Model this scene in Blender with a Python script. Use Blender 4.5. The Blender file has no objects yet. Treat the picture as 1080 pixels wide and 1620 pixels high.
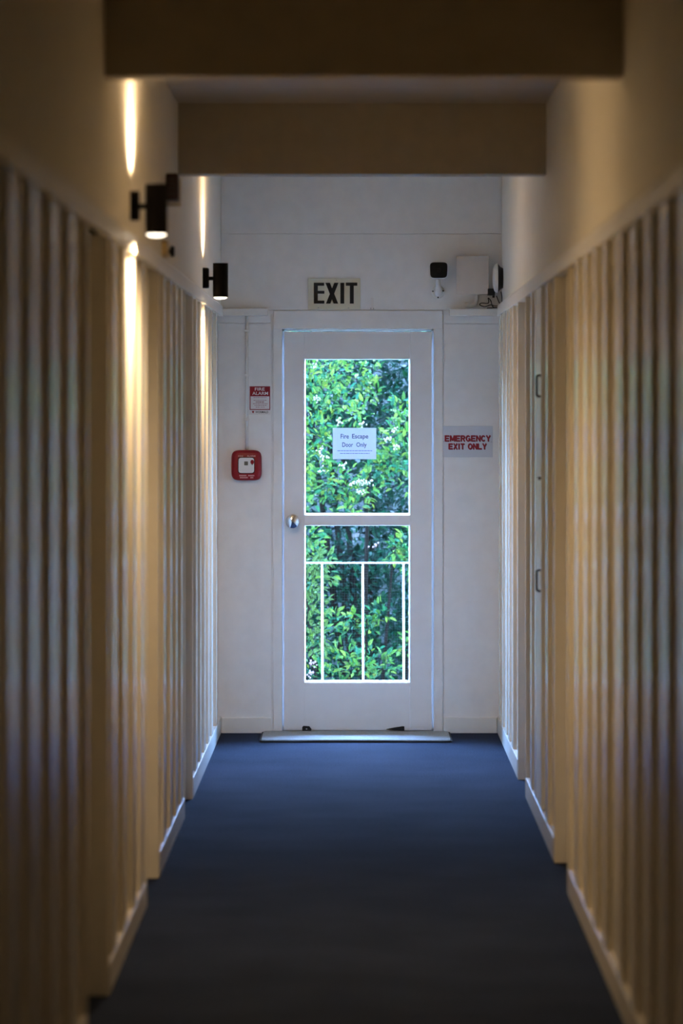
import bpy, bmesh, math, random
from mathutils import Vector, Matrix
random.seed(7)
S = bpy.context.scene
C = S.collection
F = 5928.0            # focal length in pixels of a 1080 wide frame
EYE = 1.62            # eye height
YE = 19.0             # distance of the end wall

# ------------------------------------------------------------------ camera
cam_d = bpy.data.cameras.new('camera')
cam_d.sensor_fit = 'HORIZONTAL'
cam_d.sensor_width = 24.0
cam_d.lens = F / 1080 * 24.0
cam_d.shift_x = -(566 - 540) / 1080
cam_d.shift_y = -(810 - 654) / 1080
cam_d.clip_start = 0.05
cam_d.clip_end = 300
cam_d.dof.use_dof = True
cam_d.dof.focus_distance = 18.9
cam_d.dof.aperture_fstop = 2.8
cam = bpy.data.objects.new('camera', cam_d)
cam.location = (0, 0, EYE)
cam.rotation_euler = (math.pi / 2, 0, 0)
C.objects.link(cam)
S.camera = cam

# ------------------------------------------------------------------ world, exposure
w = bpy.data.worlds.new('world')
S.world = w
w.use_nodes = True
wn = w.node_tree
sky = wn.nodes.new('ShaderNodeTexSky')
sky.sky_type = 'NISHITA'
sky.sun_disc = False
sky.sun_elevation = math.radians(63)
sky.sun_rotation = math.radians(0)
sky.air_density = 1.0
sky.dust_density = 0.6
sky.ozone_density = 3.0
bg = wn.nodes['Background']
bg.inputs['Strength'].default_value = 40.0
wb = wn.nodes.new('ShaderNodeMix')          # white balance towards the lamps: daylight turns cool
wb.data_type = 'RGBA'
wb.blend_type = 'MULTIPLY'
wb.inputs['Factor'].default_value = 1.0
wb.inputs['B'].default_value = (0.79, 0.98, 1.26, 1)
wn.links.new(sky.outputs[0], wb.inputs['A'])
wn.links.new(wb.outputs['Result'], bg.inputs['Color'])
S.view_settings.view_transform = 'Standard'
S.view_settings.look = 'None'
S.view_settings.gamma = 1.0
S.view_settings.use_curve_mapping = False
S.view_settings.exposure = 0.0
try:
    S.cycles.max_bounces = 14
    S.cycles.diffuse_bounces = 8
    S.cycles.glossy_bounces = 5
    S.cycles.transparent_max_bounces = 24
    S.cycles.sample_clamp_indirect = 10.0
    S.cycles.caustics_reflective = False
    S.cycles.caustics_refractive = False
    S.cycles.use_denoising = True
except Exception:
    pass
LAMP_W = 54.0                     # watts of each spot in the wall lights
LAMP_COL = (1.0, 0.70, 0.40)

# daylight portal in the door opening (guides sky sampling, emits nothing)
pd = bpy.data.lights.new('door_portal', 'AREA')
pd.shape = 'RECTANGLE'
pd.size = 0.6
pd.size_y = 1.75
pd.cycles.is_portal = True
po = bpy.data.objects.new('door_portal', pd)
po.location = (0, YE + 0.075, 1.08)
po.rotation_euler = (math.radians(-90), 0, 0)
C.objects.link(po)

# ------------------------------------------------------------------ materials
def new_mat(name):
    m = bpy.data.materials.new(name)
    m.use_nodes = True
    return m, m.node_tree.nodes, m.node_tree.links, m.node_tree.nodes['Principled BSDF']

def paint(name, col, rough=0.4, spec=0.5, var=0.04, bump=0.02, scale=14.0, metal=0.0):
    m, n, l, p = new_mat(name)
    tc = n.new('ShaderNodeTexCoord')
    nz = n.new('ShaderNodeTexNoise')
    nz.inputs['Scale'].default_value = scale
    nz.inputs['Detail'].default_value = 4
    l.new(tc.outputs['Object'], nz.inputs['Vector'])
    rp = n.new('ShaderNodeValToRGB')
    rp.color_ramp.elements[0].position = 0.3
    rp.color_ramp.elements[1].position = 0.7
    rp.color_ramp.elements[0].color = (*[c * (1 - var) for c in col], 1)
    rp.color_ramp.elements[1].color = (*[min(1, c * (1 + var)) for c in col], 1)
    l.new(nz.outputs['Fac'], rp.inputs['Fac'])
    l.new(rp.outputs['Color'], p.inputs['Base Color'])
    p.inputs['Roughness'].default_value = rough
    p.inputs['Specular IOR Level'].default_value = spec
    p.inputs['Metallic'].default_value = metal
    if bump:
        n2 = n.new('ShaderNodeTexNoise')
        n2.inputs['Scale'].default_value = 90
        l.new(tc.outputs['Object'], n2.inputs['Vector'])
        b = n.new('ShaderNodeBump')
        b.inputs['Strength'].default_value = bump
        b.inputs['Distance'].default_value = 0.01
        l.new(n2.outputs['Fac'], b.inputs['Height'])
        l.new(b.outputs['Normal'], p.inputs['Normal'])
    return m

M = {}
M['wall'] = paint('matt_wall_paint', (0.80, 0.77, 0.69), 0.55, 0.4, 0.03, 0.03)
M['panel'] = paint('satin_panel_paint', (0.78, 0.74, 0.65), 0.2, 0.6, 0.03, 0)
M['trim'] = paint('satin_trim_paint', (0.80, 0.79, 0.75), 0.35, 0.5, 0.03, 0.01)
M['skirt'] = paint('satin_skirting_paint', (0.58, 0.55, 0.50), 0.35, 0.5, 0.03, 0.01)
M['endwall'] = paint('white_wall_paint', (0.82, 0.82, 0.81), 0.45, 0.4, 0.03, 0.03)
M['door'] = paint('white_door_paint', (0.82, 0.82, 0.82), 0.38, 0.5, 0.02, 0.01)
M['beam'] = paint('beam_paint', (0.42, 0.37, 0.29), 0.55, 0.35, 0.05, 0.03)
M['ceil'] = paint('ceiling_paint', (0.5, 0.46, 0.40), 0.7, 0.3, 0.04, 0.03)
M['black'] = paint('black_metal', (0.003, 0.0025, 0.0025), 0.5, 0.06, 0.1, 0)
M['blackplastic'] = paint('black_plastic', (0.006, 0.006, 0.007), 0.35, 0.4, 0.1, 0)
M['rubber'] = paint('black_rubber', (0.012, 0.012, 0.013), 0.7, 0.3, 0.2, 0)
M['whiteplastic'] = paint('white_plastic', (0.78, 0.77, 0.74), 0.35, 0.5, 0.02, 0)
M['beigeplastic'] = paint('beige_plastic', (0.64, 0.58, 0.52), 0.5, 0.4, 0.03, 0)
M['cream'] = paint('aged_cream_plastic', (0.66, 0.50, 0.24), 0.4, 0.4, 0.08, 0)
M['darkred'] = paint('dark_red_plastic', (0.02, 0.002, 0.002), 0.4, 0.25, 0.1, 0)
M['red'] = paint('red_plastic', (0.26, 0.004, 0.009), 0.4, 0.35, 0.06, 0)
M['redink'] = paint('red_ink', (0.26, 0.004, 0.012), 0.5, 0.3, 0.05, 0)
M['pinkink'] = paint('faded_ink', (0.42, 0.25, 0.27), 0.6, 0.3, 0.1, 0)
M['whiteink'] = paint('white_ink', (0.78, 0.72, 0.72), 0.5, 0.3, 0.02, 0)
M['blackink'] = paint('black_ink', (0.008, 0.008, 0.008), 0.5, 0.3, 0.1, 0)
M['blueink'] = paint('blue_grey_ink', (0.075, 0.075, 0.17), 0.6, 0.2, 0.1, 0)
M['lightink'] = paint('pale_ink', (0.36, 0.36, 0.52), 0.6, 0.2, 0.1, 0)
M['signcream'] = paint('aged_sign_board', (0.66, 0.62, 0.47), 0.45, 0.4, 0.06, 0, 9)
M['signgrey'] = paint('grey_sign_plate', (0.60, 0.63, 0.68), 0.35, 0.5, 0.03, 0)
M['signwhite'] = paint('white_sign_plate', (0.72, 0.70, 0.70), 0.4, 0.4, 0.02, 0)
M['chrome'] = paint('chrome', (0.75, 0.75, 0.77), 0.12, 0.5, 0.02, 0, metal=1.0)
M['steel'] = paint('dull_steel', (0.4, 0.39, 0.38), 0.35, 0.5, 0.05, 0, metal=1.0)
M['railwhite'] = paint('white_rail_paint', (0.85, 0.85, 0.84), 0.4, 0.5, 0.02, 0)
M['outrail'] = paint('dimmed_white_rail', (0.14, 0.14, 0.135), 0.5, 0.3, 0.03, 0)  # white rail colour darkened so the strong sky does not overexpose it
M['concrete'] = paint('concrete', (0.38, 0.37, 0.35), 0.85, 0.2, 0.15, 0.2)
M['bark'] = paint('bark', (0.0025, 0.002, 0.0016), 0.95, 0.0, 0.3, 0.2)
M['wire'] = paint('glass_wire', (0.05, 0.055, 0.06), 0.5, 0.4, 0.02, 0)
M['bud'] = paint('cream_bud', (0.026, 0.022, 0.008), 0.6, 0.3, 0.15, 0)
M['budpink'] = paint('faded_pink_bud', (0.035, 0.014, 0.012), 0.6, 0.3, 0.15, 0)
M['soil'] = paint('soil', (0.010, 0.009, 0.007), 0.9, 0.1, 0.4, 0.3)
M['cable'] = M['rubber']
M['bank'] = paint('dark_bank_backing', (0.0006, 0.0018, 0.001), 0.9, 0.05, 0.5, 0.4)

def carpet_mat(name, a, b, scale, bump):
    m, n, l, p = new_mat(name)
    tc = n.new('ShaderNodeTexCoord')
    nz = n.new('ShaderNodeTexNoise')
    nz.inputs['Scale'].default_value = scale
    nz.inputs['Detail'].default_value = 3
    nz.inputs['Roughness'].default_value = 0.8
    n2 = n.new('ShaderNodeTexNoise')
    n2.inputs['Scale'].default_value = 2.2
    n2.inputs['Detail'].default_value = 5
    l.new(tc.outputs['Object'], nz.inputs['Vector'])
    l.new(tc.outputs['Object'], n2.inputs['Vector'])
    mx = n.new('ShaderNodeMath')
    mx.operation = 'MULTIPLY_ADD'
    mx.inputs[1].default_value = 0.25
    l.new(n2.outputs['Fac'], mx.inputs[0])
    l.new(nz.outputs['Fac'], mx.inputs[2])
    rp = n.new('ShaderNodeValToRGB')
    rp.color_ramp.elements[0].position = 0.42
    rp.color_ramp.elements[1].position = 0.82
    rp.color_ramp.elements[0].color = (*a, 1)
    rp.color_ramp.elements[1].color = (*b, 1)
    l.new(mx.outputs[0], rp.inputs['Fac'])
    l.new(rp.outputs['Color'], p.inputs['Base Color'])
    p.inputs['Roughness'].default_value = 0.95
    p.inputs['Specular IOR Level'].default_value = 0.03
    p.inputs['Sheen Weight'].default_value = 0.0
    p.inputs['Sheen Tint'].default_value = (0.5, 0.7, 1.0, 1)
    p.inputs['Sheen Roughness'].default_value = 0.5
    bp = n.new('ShaderNodeBump')
    bp.inputs['Strength'].default_value = bump
    bp.inputs['Distance'].default_value = 0.006
    l.new(nz.outputs['Fac'], bp.inputs['Height'])
    l.new(bp.outputs['Normal'], p.inputs['Normal'])
    return m
M['carpet'] = carpet_mat('blue_grey_carpet', (0.005, 0.0075, 0.015), (0.043, 0.058, 0.102), 160, 0.6)
M['mat'] = carpet_mat('grey_mat_pile', (0.25, 0.265, 0.265), (0.40, 0.415, 0.41), 120, 0.5)

def glass_mat():
    m = bpy.data.materials.new('window_glass')
    m.use_nodes = True
    n, l = m.node_tree.nodes, m.node_tree.links
    n.remove(n['Principled BSDF'])
    t = n.new('ShaderNodeBsdfTransparent')
    t.inputs['Color'].default_value = (0.95, 0.985, 0.97, 1)
    g = n.new('ShaderNodeBsdfGlossy')
    g.inputs['Roughness'].default_value = 0.02
    fr = n.new('ShaderNodeFresnel')
    fr.inputs['IOR'].default_value = 1.45
    mx = n.new('ShaderNodeMixShader')
    l.new(fr.outputs[0], mx.inputs[0])
    l.new(t.outputs[0], mx.inputs[1])
    l.new(g.outputs[0], mx.inputs[2])
    l.new(mx.outputs[0], n['Material Output'].inputs['Surface'])
    return m
M['glass'] = glass_mat()

def paper_mat():
    m = bpy.data.materials.new('notice_paper')
    m.use_nodes = True
    n, l = m.node_tree.nodes, m.node_tree.links
    n.remove(n['Principled BSDF'])
    nz = n.new('ShaderNodeTexNoise')
    nz.inputs['Scale'].default_value = 25
    rp = n.new('ShaderNodeValToRGB')
    rp.color_ramp.elements[0].color = (0.84, 0.84, 0.87, 1)
    rp.color_ramp.elements[1].color = (0.9, 0.9, 0.93, 1)
    l.new(nz.outputs['Fac'], rp.inputs['Fac'])
    d = n.new('ShaderNodeBsdfDiffuse')
    t = n.new('ShaderNodeBsdfTranslucent')
    l.new(rp.outputs[0], d.inputs['Color'])
    l.new(rp.outputs[0], t.inputs['Color'])
    mx = n.new('ShaderNodeMixShader')
    mx.inputs[0].default_value = 0.45
    l.new(d.outputs[0], mx.inputs[1])
    l.new(t.outputs[0], mx.inputs[2])
    l.new(mx.outputs[0], n['Material Output'].inputs['Surface'])
    return m
M['paper'] = paper_mat()

def gap_strip_mat():
    m = bpy.data.materials.new('translucent_gap_strip')
    m.use_nodes = True
    n, l = m.node_tree.nodes, m.node_tree.links
    n.remove(n['Principled BSDF'])
    nz = n.new('ShaderNodeTexNoise')
    nz.inputs['Scale'].default_value = 6
    rp = n.new('ShaderNodeValToRGB')
    rp.color_ramp.elements[0].color = (0.12, 0.12, 0.12, 1)
    rp.color_ramp.elements[1].color = (0.15, 0.15, 0.15, 1)
    l.new(nz.outputs['Fac'], rp.inputs['Fac'])
    d = n.new('ShaderNodeBsdfDiffuse')
    d.inputs['Color'].default_value = (0.5, 0.5, 0.5, 1)
    t = n.new('ShaderNodeBsdfTranslucent')
    l.new(rp.outputs[0], t.inputs['Color'])
    ad = n.new('ShaderNodeAddShader')
    l.new(d.outputs[0], ad.inputs[0])
    l.new(t.outputs[0], ad.inputs[1])
    l.new(ad.outputs[0], n['Material Output'].inputs['Surface'])
    return m
M['seal'] = gap_strip_mat()

def lamp_mat():
    m = bpy.data.materials.new('lit_lamp_lens')
    m.use_nodes = True
    n, l = m.node_tree.nodes, m.node_tree.links
    n.remove(n['Principled BSDF'])
    e = n.new('ShaderNodeEmission')
    e.inputs['Color'].default_value = (1.0, 0.86, 0.66, 1)
    e.inputs['Strength'].default_value = 4.0
    l.new(e.outputs[0], n['Material Output'].inputs['Surface'])
    return m
M['lamp'] = lamp_mat()

def leaf_mat():
    m, n, l, p = new_mat('shrub_leaf')
    at = n.new('ShaderNodeAttribute')
    at.attribute_name = 'tint'
    nz = n.new('ShaderNodeTexNoise')
    nz.inputs['Scale'].default_value = 60
    hs = n.new('ShaderNodeHueSaturation')
    mr = n.new('ShaderNodeMapRange')
    mr.inputs['To Min'].default_value = 0.8
    mr.inputs['To Max'].default_value = 1.2
    l.new(nz.outputs['Fac'], mr.inputs['Value'])
    l.new(mr.outputs[0], hs.inputs['Value'])
    l.new(at.outputs['Color'], hs.inputs['Color'])
    l.new(hs.outputs['Color'], p.inputs['Base Color'])
    p.inputs['Roughness'].default_value = 0.45
    p.inputs['Specular IOR Level'].default_value = 0.015
    tr = n.new('ShaderNodeBsdfTranslucent')
    l.new(hs.outputs['Color'], tr.inputs['Color'])
    mx = n.new('ShaderNodeMixShader')
    mx.inputs[0].default_value = 0.3
    l.new(p.outputs[0], mx.inputs[1])
    l.new(tr.outputs[0], mx.inputs[2])
    l.new(mx.outputs[0], n['Material Output'].inputs['Surface'])
    return m
M['leaf'] = leaf_mat()

# ------------------------------------------------------------------ helpers
def link(name, me, mat=None, parent=None, loc=(0, 0, 0)):
    o = bpy.data.objects.new(name, me)
    C.objects.link(o)
    o.location = loc
    if parent is not None:
        o.parent = parent
    if mat is not None and me is not None and not me.materials:
        me.materials.append(M[mat] if isinstance(mat, str) else mat)
    return o

def bm_mesh(name, bm, smooth=False):
    me = bpy.data.meshes.new(name)
    bmesh.ops.recalc_face_normals(bm, faces=bm.faces)
    bm.to_mesh(me)
    bm.free()
    if smooth:
        for p in me.polygons:
            p.use_smooth = True
    return me

def add_box(bm, x0, x1, y0, y1, z0, z1, bev=0.0):
    r = bmesh.ops.create_cube(bm, size=1.0)
    vs = r['verts']
    for v in vs:
        v.co.x = x0 if v.co.x < 0 else x1
        v.co.y = y0 if v.co.y < 0 else y1
        v.co.z = z0 if v.co.z < 0 else z1
    if bev > 0:
        es = list({e for v in vs for e in v.link_edges})
        bmesh.ops.bevel(bm, geom=es, offset=bev, segments=2, affect='EDGES', profile=0.6)

def box(name, b, mat, parent=None, bev=0.0, loc=(0, 0, 0)):
    bm = bmesh.new()
    add_box(bm, *b, bev=bev)
    return link(name, bm_mesh(name, bm), mat, parent, loc)

def add_lathe(bm, prof, seg=24, axis='Z', org=(0, 0, 0)):
    """prof: list of (radius, height); caps made where radius is zero"""
    rings = []
    for r, h in prof:
        ring = []
        if r < 1e-6:
            pts = [(0, 0, h)]
        else:
            pts = [(r * math.cos(2 * math.pi * k / seg), r * math.sin(2 * math.pi * k / seg), h) for k in range(seg)]
        for x, y, z in pts:
            if axis == 'X':
                co = (z, x, y)
            elif axis == 'Y':
                co = (x, z, y)
            else:
                co = (x, y, z)
            ring.append(bm.verts.new((co[0] + org[0], co[1] + org[1], co[2] + org[2])))
        rings.append(ring)
    for a, b in zip(rings, rings[1:]):
        for k in range(seg):
            k2 = (k + 1) % seg
            if len(a) == 1 and len(b) == 1:
                continue
            if len(a) == 1:
                bm.faces.new((a[0], b[k], b[k2]))
            elif len(b) == 1:
                bm.faces.new((a[k], b[0], a[k2]))
            else:
                bm.faces.new((a[k], b[k], b[k2], a[k2]))

def lathe(name, prof, mat, parent=None, seg=24, axis='Z', org=(0, 0, 0), smooth=True):
    bm = bmesh.new()
    add_lathe(bm, prof, seg, axis, org)
    me = bm_mesh(name, bm)
    if smooth:
        for p in me.polygons:
            p.use_smooth = True
        try:
            me.set_sharp_from_angle(angle=math.radians(35))
        except Exception:
            pass
    return link(name, me, mat, parent)

def add_tube(bm, pts, r, seg=8):
    pts = [Vector(p) for p in pts]
    rings = []
    for i, p in enumerate(pts):
        t = (pts[min(i + 1, len(pts) - 1)] - pts[max(i - 1, 0)]).normalized()
        up = Vector((0, 0, 1)) if abs(t.z) < 0.9 else Vector((0, 1, 0))
        u = t.cross(up).normalized()
        v = t.cross(u).normalized()
        rr = r[i] if isinstance(r, (list, tuple)) else r
        rings.append([bm.verts.new(p + (u * math.cos(2 * math.pi * k / seg) + v * math.sin(2 * math.pi * k / seg)) * rr) for k in range(seg)])
    for a, b in zip(rings, rings[1:]):
        for k in range(seg):
            bm.faces.new((a[k], a[(k + 1) % seg], b[(k + 1) % seg], b[k]))
    bm.faces.new(list(reversed(rings[0])))
    bm.faces.new(rings[-1])

def smooth_path(pts, n=6):
    pts = [Vector(p) for p in pts]
    out = []
    P = [pts[0]] + pts + [pts[-1]]
    for i in range(1, len(P) - 2):
        for k in range(n):
            t = k / n
            a, b, c, d = P[i - 1], P[i], P[i + 1], P[i + 2]
            out.append(0.5 * ((2 * b) + (-a + c) * t + (2 * a - 5 * b + 4 * c - d) * t * t + (-a + 3 * b - 3 * c + d) * t ** 3))
    out.append(pts[-1])
    return out

def tube(name, pts, r, mat, parent=None, seg=8):
    bm = bmesh.new()
    add_tube(bm, pts, r, seg)
    return link(name, bm_mesh(name, bm, True), mat, parent)

def add_prism_y(bm, poly, y0, y1):
    """poly: list of (x, z); extruded from y0 (front) to y1"""
    a = [bm.verts.new((x, y0, z)) for x, z in poly]
    b = [bm.verts.new((x, y1, z)) for x, z in poly]
    bm.faces.new(a)
    bm.faces.new(list(reversed(b)))
    n = len(poly)
    for k in range(n):
        bm.faces.new((a[k], b[k], b[(k + 1) % n], a[(k + 1) % n]))

def prism(name, poly, y0, y1, mat, parent=None):
    bm = bmesh.new()
    add_prism_y(bm, poly, y0, y1)
    return link(name, bm_mesh(name, bm), mat, parent)

def super_rect(w, h, e=4.0, n=40):
    """rounded, slightly bulging square outline"""
    out = []
    for k in range(n):
        t = 2 * math.pi * k / n
        c, s = math.cos(t), math.sin(t)
        out.append((w / 2 * math.copysign(abs(c) ** (2 / e), c), h / 2 * math.copysign(abs(s) ** (2 / e), s)))
    return out

def empty(name, loc, label, cat, group=None):
    o = bpy.data.objects.new(name, None)
    o.empty_display_size = 0.05
    C.objects.link(o)
    o.location = loc
    return tag(o, label, cat, group)

def tag(o, label=None, cat=None, group=None, kind=None):
    if label:
        o['label'] = label
    if cat:
        o['category'] = cat
    if group:
        o['group'] = group
    if kind:
        o['kind'] = kind
    return o

def text_mesh(txt, x0, x1, z0, z1, y, bold=0.0, depth=0.0006):
    """flat lettering fitted to a rectangle facing the corridor"""
    cu = bpy.data.curves.new('lettering', 'FONT')
    cu.body = txt
    cu.offset = bold
    cu.resolution_u = 3
    ob = bpy.data.objects.new('lettering_tmp', cu)
    C.objects.link(ob)
    bpy.context.view_layer.update()
    dg = bpy.context.evaluated_depsgraph_get()
    me = bpy.data.meshes.new_from_object(ob.evaluated_get(dg))
    bpy.data.objects.remove(ob)
    bpy.data.curves.remove(cu)
    xs = [v.co.x for v in me.vertices]
    ys = [v.co.y for v in me.vertices]
    ax, bx, ay, by = min(xs), max(xs), min(ys), max(ys)
    for v in me.vertices:
        u = (v.co.x - ax) / (bx - ax)
        t = (v.co.y - ay) / (by - ay)
        v.co = (x0 + u * (x1 - x0), y, z0 + t * (z1 - z0))
    me.materials.clear()
    return me

def arc(cx, cy, rx, ry, a0, a1, n=9):
    return [(cx + rx * math.cos(math.radians(a0 + (a1 - a0) * k / n)), cy + ry * math.sin(math.radians(a0 + (a1 - a0) * k / n))) for k in range(n + 1)]
STROKES = {      # capital letters in a unit box, centre lines of heavy strokes
    'E': [[(.1, 0), (.1, 1)], [(.1, .9), (1, .9)], [(.1, .5), (.9, .5)], [(.1, .1), (1, .1)]],
    'M': [[(.09, 0), (.09, 1)], [(.91, 0), (.91, 1)], [(.12, .98), (.5, .12)], [(.88, .98), (.5, .12)]],
    'R': [[(.1, 0), (.1, 1)], [(.1, .9), (.55, .9)] + arc(.58, .7, .3, .2, 90, -90) + [(.1, .5)], [(.5, .5), (.9, 0)]],
    'G': [arc(.5, .5, .4, .41, 45, 315, 16), [(.55, .44), (.95, .44)], [(.88, .44), (.88, .05)]],
    'N': [[(.1, 0), (.1, 1)], [(.9, 0), (.9, 1)], [(.13, .95), (.87, .05)]],
    'C': [arc(.5, .5, .4, .41, 42, 318, 16)],
    'Y': [[(.06, 1), (.5, .45)], [(.94, 1), (.5, .45)], [(.5, .5), (.5, 0)]],
    'X': [[(.08, 1), (.92, 0)], [(.92, 1), (.08, 0)]],
    'I': [[(.5, 0), (.5, 1)]],
    'T': [[(0, .9), (1, .9)], [(.5, .9), (.5, 0)]],
    'O': [arc(.5, .5, .4, .41, 0, 360, 20)],
    'L': [[(.1, 0), (.1, 1)], [(.1, .1), (1, .1)]],
}
def stroke_text(txt, x0, x1, z0, z1, y, thick, grow=0.0):
    adv = {'I': .42, 'M': 1.2, 'G': 1.08, 'O': 1.1, ' ': .5}
    gap = .2
    tot = sum(adv.get(c, 1.0) + gap for c in txt) - gap
    sx, sz = (x1 - x0) / tot, z1 - z0
    bm = bmesh.new()
    cx = 0.0
    k = 0
    for c in txt:
        wdt = adv.get(c, 1.0)
        for line in STROKES.get(c, []):
            pts = [Vector((x0 + (cx + (px * wdt if c != 'I' else wdt / 2)) * sx, z0 + pz * sz)) for px, pz in line]
            for p, q in zip(pts, pts[1:]):
                d = q - p
                if d.length < 1e-7:
                    continue
                d.normalize()
                nn = Vector((-d.y, d.x)) * (thick / 2 + grow)
                ex = d * (thick * .12 if len(pts) > 2 else 0.0) + d * grow
                quad = [p - ex - nn, q + ex - nn, q + ex + nn, p - ex + nn]
                add_prism_y(bm, [(v.x, v.y) for v in quad], y - 0.00001 * (k % 7), y + 0.0004)
                k += 1
        cx += wdt + gap
    me = bpy.data.meshes.new('lettering')
    bmesh.ops.recalc_face_normals(bm, faces=bm.faces)
    bm.to_mesh(me)
    bm.free()
    return me

def X(u, y=YE):
    return (u - 566) / F * y

def Z(v, y=YE):
    return EYE - (v - 654) / F * y

# ------------------------------------------------------------------ room dimensions
YB = -3.0                      # rear end of the corridor
RAIL0, RAIL1 = 2.112, 2.172    # picture rail
CEIL = 2.82
BEAMZ = 2.545
SK = 0.085                     # skirting height
# side: (upper wall face, rail face, batten face, panel face, skirting face, sign)
LW = dict(s=-1, up=0.695, rail=0.684, bat=0.6945, pan=0.7115, sk=0.692, rec=0.80)
RW = dict(s=1, up=0.728, rail=0.703, bat=0.7085, pan=0.7255, sk=0.706, rec=0.82)
OUT = 1.0

def sbox(name, side, a, b, y0, y1, z0, z1, mat, parent=None, bev=0.0):
    s = side['s']
    xa, xb = sorted((s * a, s * b))
    return box(name, (xa, xb, y0, y1, z0, z1), mat, parent, bev)

# floor, ceiling
tag(box('floor', (-OUT, OUT, YB - 0.1, YE + 0.05, -0.1, 0.0), 'carpet'), 'dark blue grey carpet running the length of the corridor', 'floor', kind='structure')
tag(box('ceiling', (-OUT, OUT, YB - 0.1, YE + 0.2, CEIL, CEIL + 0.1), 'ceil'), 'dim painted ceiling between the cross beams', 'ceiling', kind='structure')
tag(box('wall_back', (-OUT, OUT, YB - 0.1, YB, 0, CEIL), 'wall'), 'cream wall closing the corridor behind the viewer', 'wall', kind='structure')

# side walls: upper wall as the piece of setting, panels and battens its parts
doorsL = [(9.60, 10.45), (12.30, 13.08), (15.0, 15.75)]
doorsR = [(12.64, 13.53), (15.81, 16.60)]
batL = [-2.4, -1.9, -1.4, -.9, -.4, .1, .6, 1.1, 1.6, 2.1, 2.6, 3.1, 3.6, 4.1, 4.6, 5.1, 5.6, 6.1, 6.6, 7.1, 7.61, 8.1, 8.63, 9.17,
        10.78, 11.25, 11.74, 12.16, 13.55, 14.02, 14.44, 14.86, 16.22, 16.63, 17.09, 17.53, 17.95, 18.52]
batR = [-2.4, -1.9, -1.4, -.9, -.4, .1, .6, 1.1, 1.6, 2.1, 2.6, 3.1, 3.6, 4.1, 4.6, 5.1, 5.6, 6.1, 6.6, 7.1, 7.6, 8.1, 8.62, 9.12,
        9.6, 10.1, 10.72, 11.17, 11.62, 12.10, 14.03, 14.38, 14.93, 15.29, 17.15, 17.53, 17.9, 18.35, 18.72]
BW = 0.15
batL = [y - 0.055 for y in batL]
batR = [y + 0.06 for y in batR if y != 14.38]
batten_cache = {}

def build_side(side, word, doors, bats):
    s = side['s']
    wname = 'wall_' + word
    wall = tag(sbox(wname, side, side['up'], OUT, YB, YE + 0.1, RAIL1 - 0.03, CEIL, 'wall'),
               'cream plaster ' + word + '-hand wall above white vertical battens', 'wall', kind='structure')
    back = sbox('wall_backing', side, side['rec'] + 0.06, OUT, YB, YE + 0.1, 0, RAIL1, 'wall', wall)
    # solid stretches between the doors
    edges = [YB] + [e for d in doors for e in d] + [YE]
    for a, b in zip(edges[0::2], edges[1::2]):
        inner = [y for y in bats if a + BW / 2 + 0.02 < y < b - BW / 2 - 0.02]
        ys = [a] + inner + [b]
        for p, q in zip(ys, ys[1:]):
            pp = p + (BW / 2 if p in inner else 0)
            qq = q - (BW / 2 if q in inner else 0)
            sbox('wall_panel', side, side['pan'], side['rec'] + 0.07, pp - 0.004, qq + 0.004, 0.0, RAIL0 + 0.01, 'panel', wall)
        for y in inner:
            if 'm' not in batten_cache.setdefault(word, {}):
                bm = bmesh.new()
                x0, x1 = sorted((s * side['bat'], s * (side['pan'] + 0.01)))
                add_box(bm, x0, x1, -BW / 2, BW / 2, SK - 0.01, RAIL0 + 0.005, 0.0025)
                batten_cache[word]['m'] = bm_mesh('batten', bm)
            link('batten', batten_cache[word]['m'], 'panel', wall, (0, y, 0))
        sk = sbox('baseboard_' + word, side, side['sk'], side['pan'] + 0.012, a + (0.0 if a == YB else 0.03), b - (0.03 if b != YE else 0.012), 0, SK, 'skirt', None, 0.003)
        n = {YB: 'white painted skirting along the %s-hand wall before the first doorway' % word}.get(a)
        if b == YE:
            n = 'white painted skirting along the %s-hand wall meeting the end wall' % word
        elif n is None:
            n = 'white painted skirting along the %s-hand wall between two doorways, %s' % (word, 'below the nearer black wall light' if (word == 'left' and a < 11) else 'beside the %s doorway' % ('farther' if a > 12 else 'nearer'))
        tag(sk, n, 'skirting board', kind='structure')
    return wall

wallL = build_side(LW, 'left', doorsL, batL)
wallR = build_side(RW, 'right', doorsR, batR)

# picture rails
def rail(name, side, label):
    s = side['s']
    prof = [(side['up'] + 0.01, RAIL0), (side['rail'], RAIL0), (side['rail'], RAIL1 - 0.012), (side['rail'] + 0.004, RAIL1 - 0.004), (side['up'] + 0.01, RAIL1)]
    bm = bmesh.new()
    add_prism_y(bm, [(s * x, z) for x, z in prof], YB, YE - 0.002)
    tag(link(name, bm_mesh(name, bm), 'trim'), label, 'picture rail', kind='structure')
rail('trim_1', LW, 'white picture rail along the wall that carries the black lights')
rail('trim_2', RW, 'white picture rail along the wall opposite the black lights')

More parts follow.
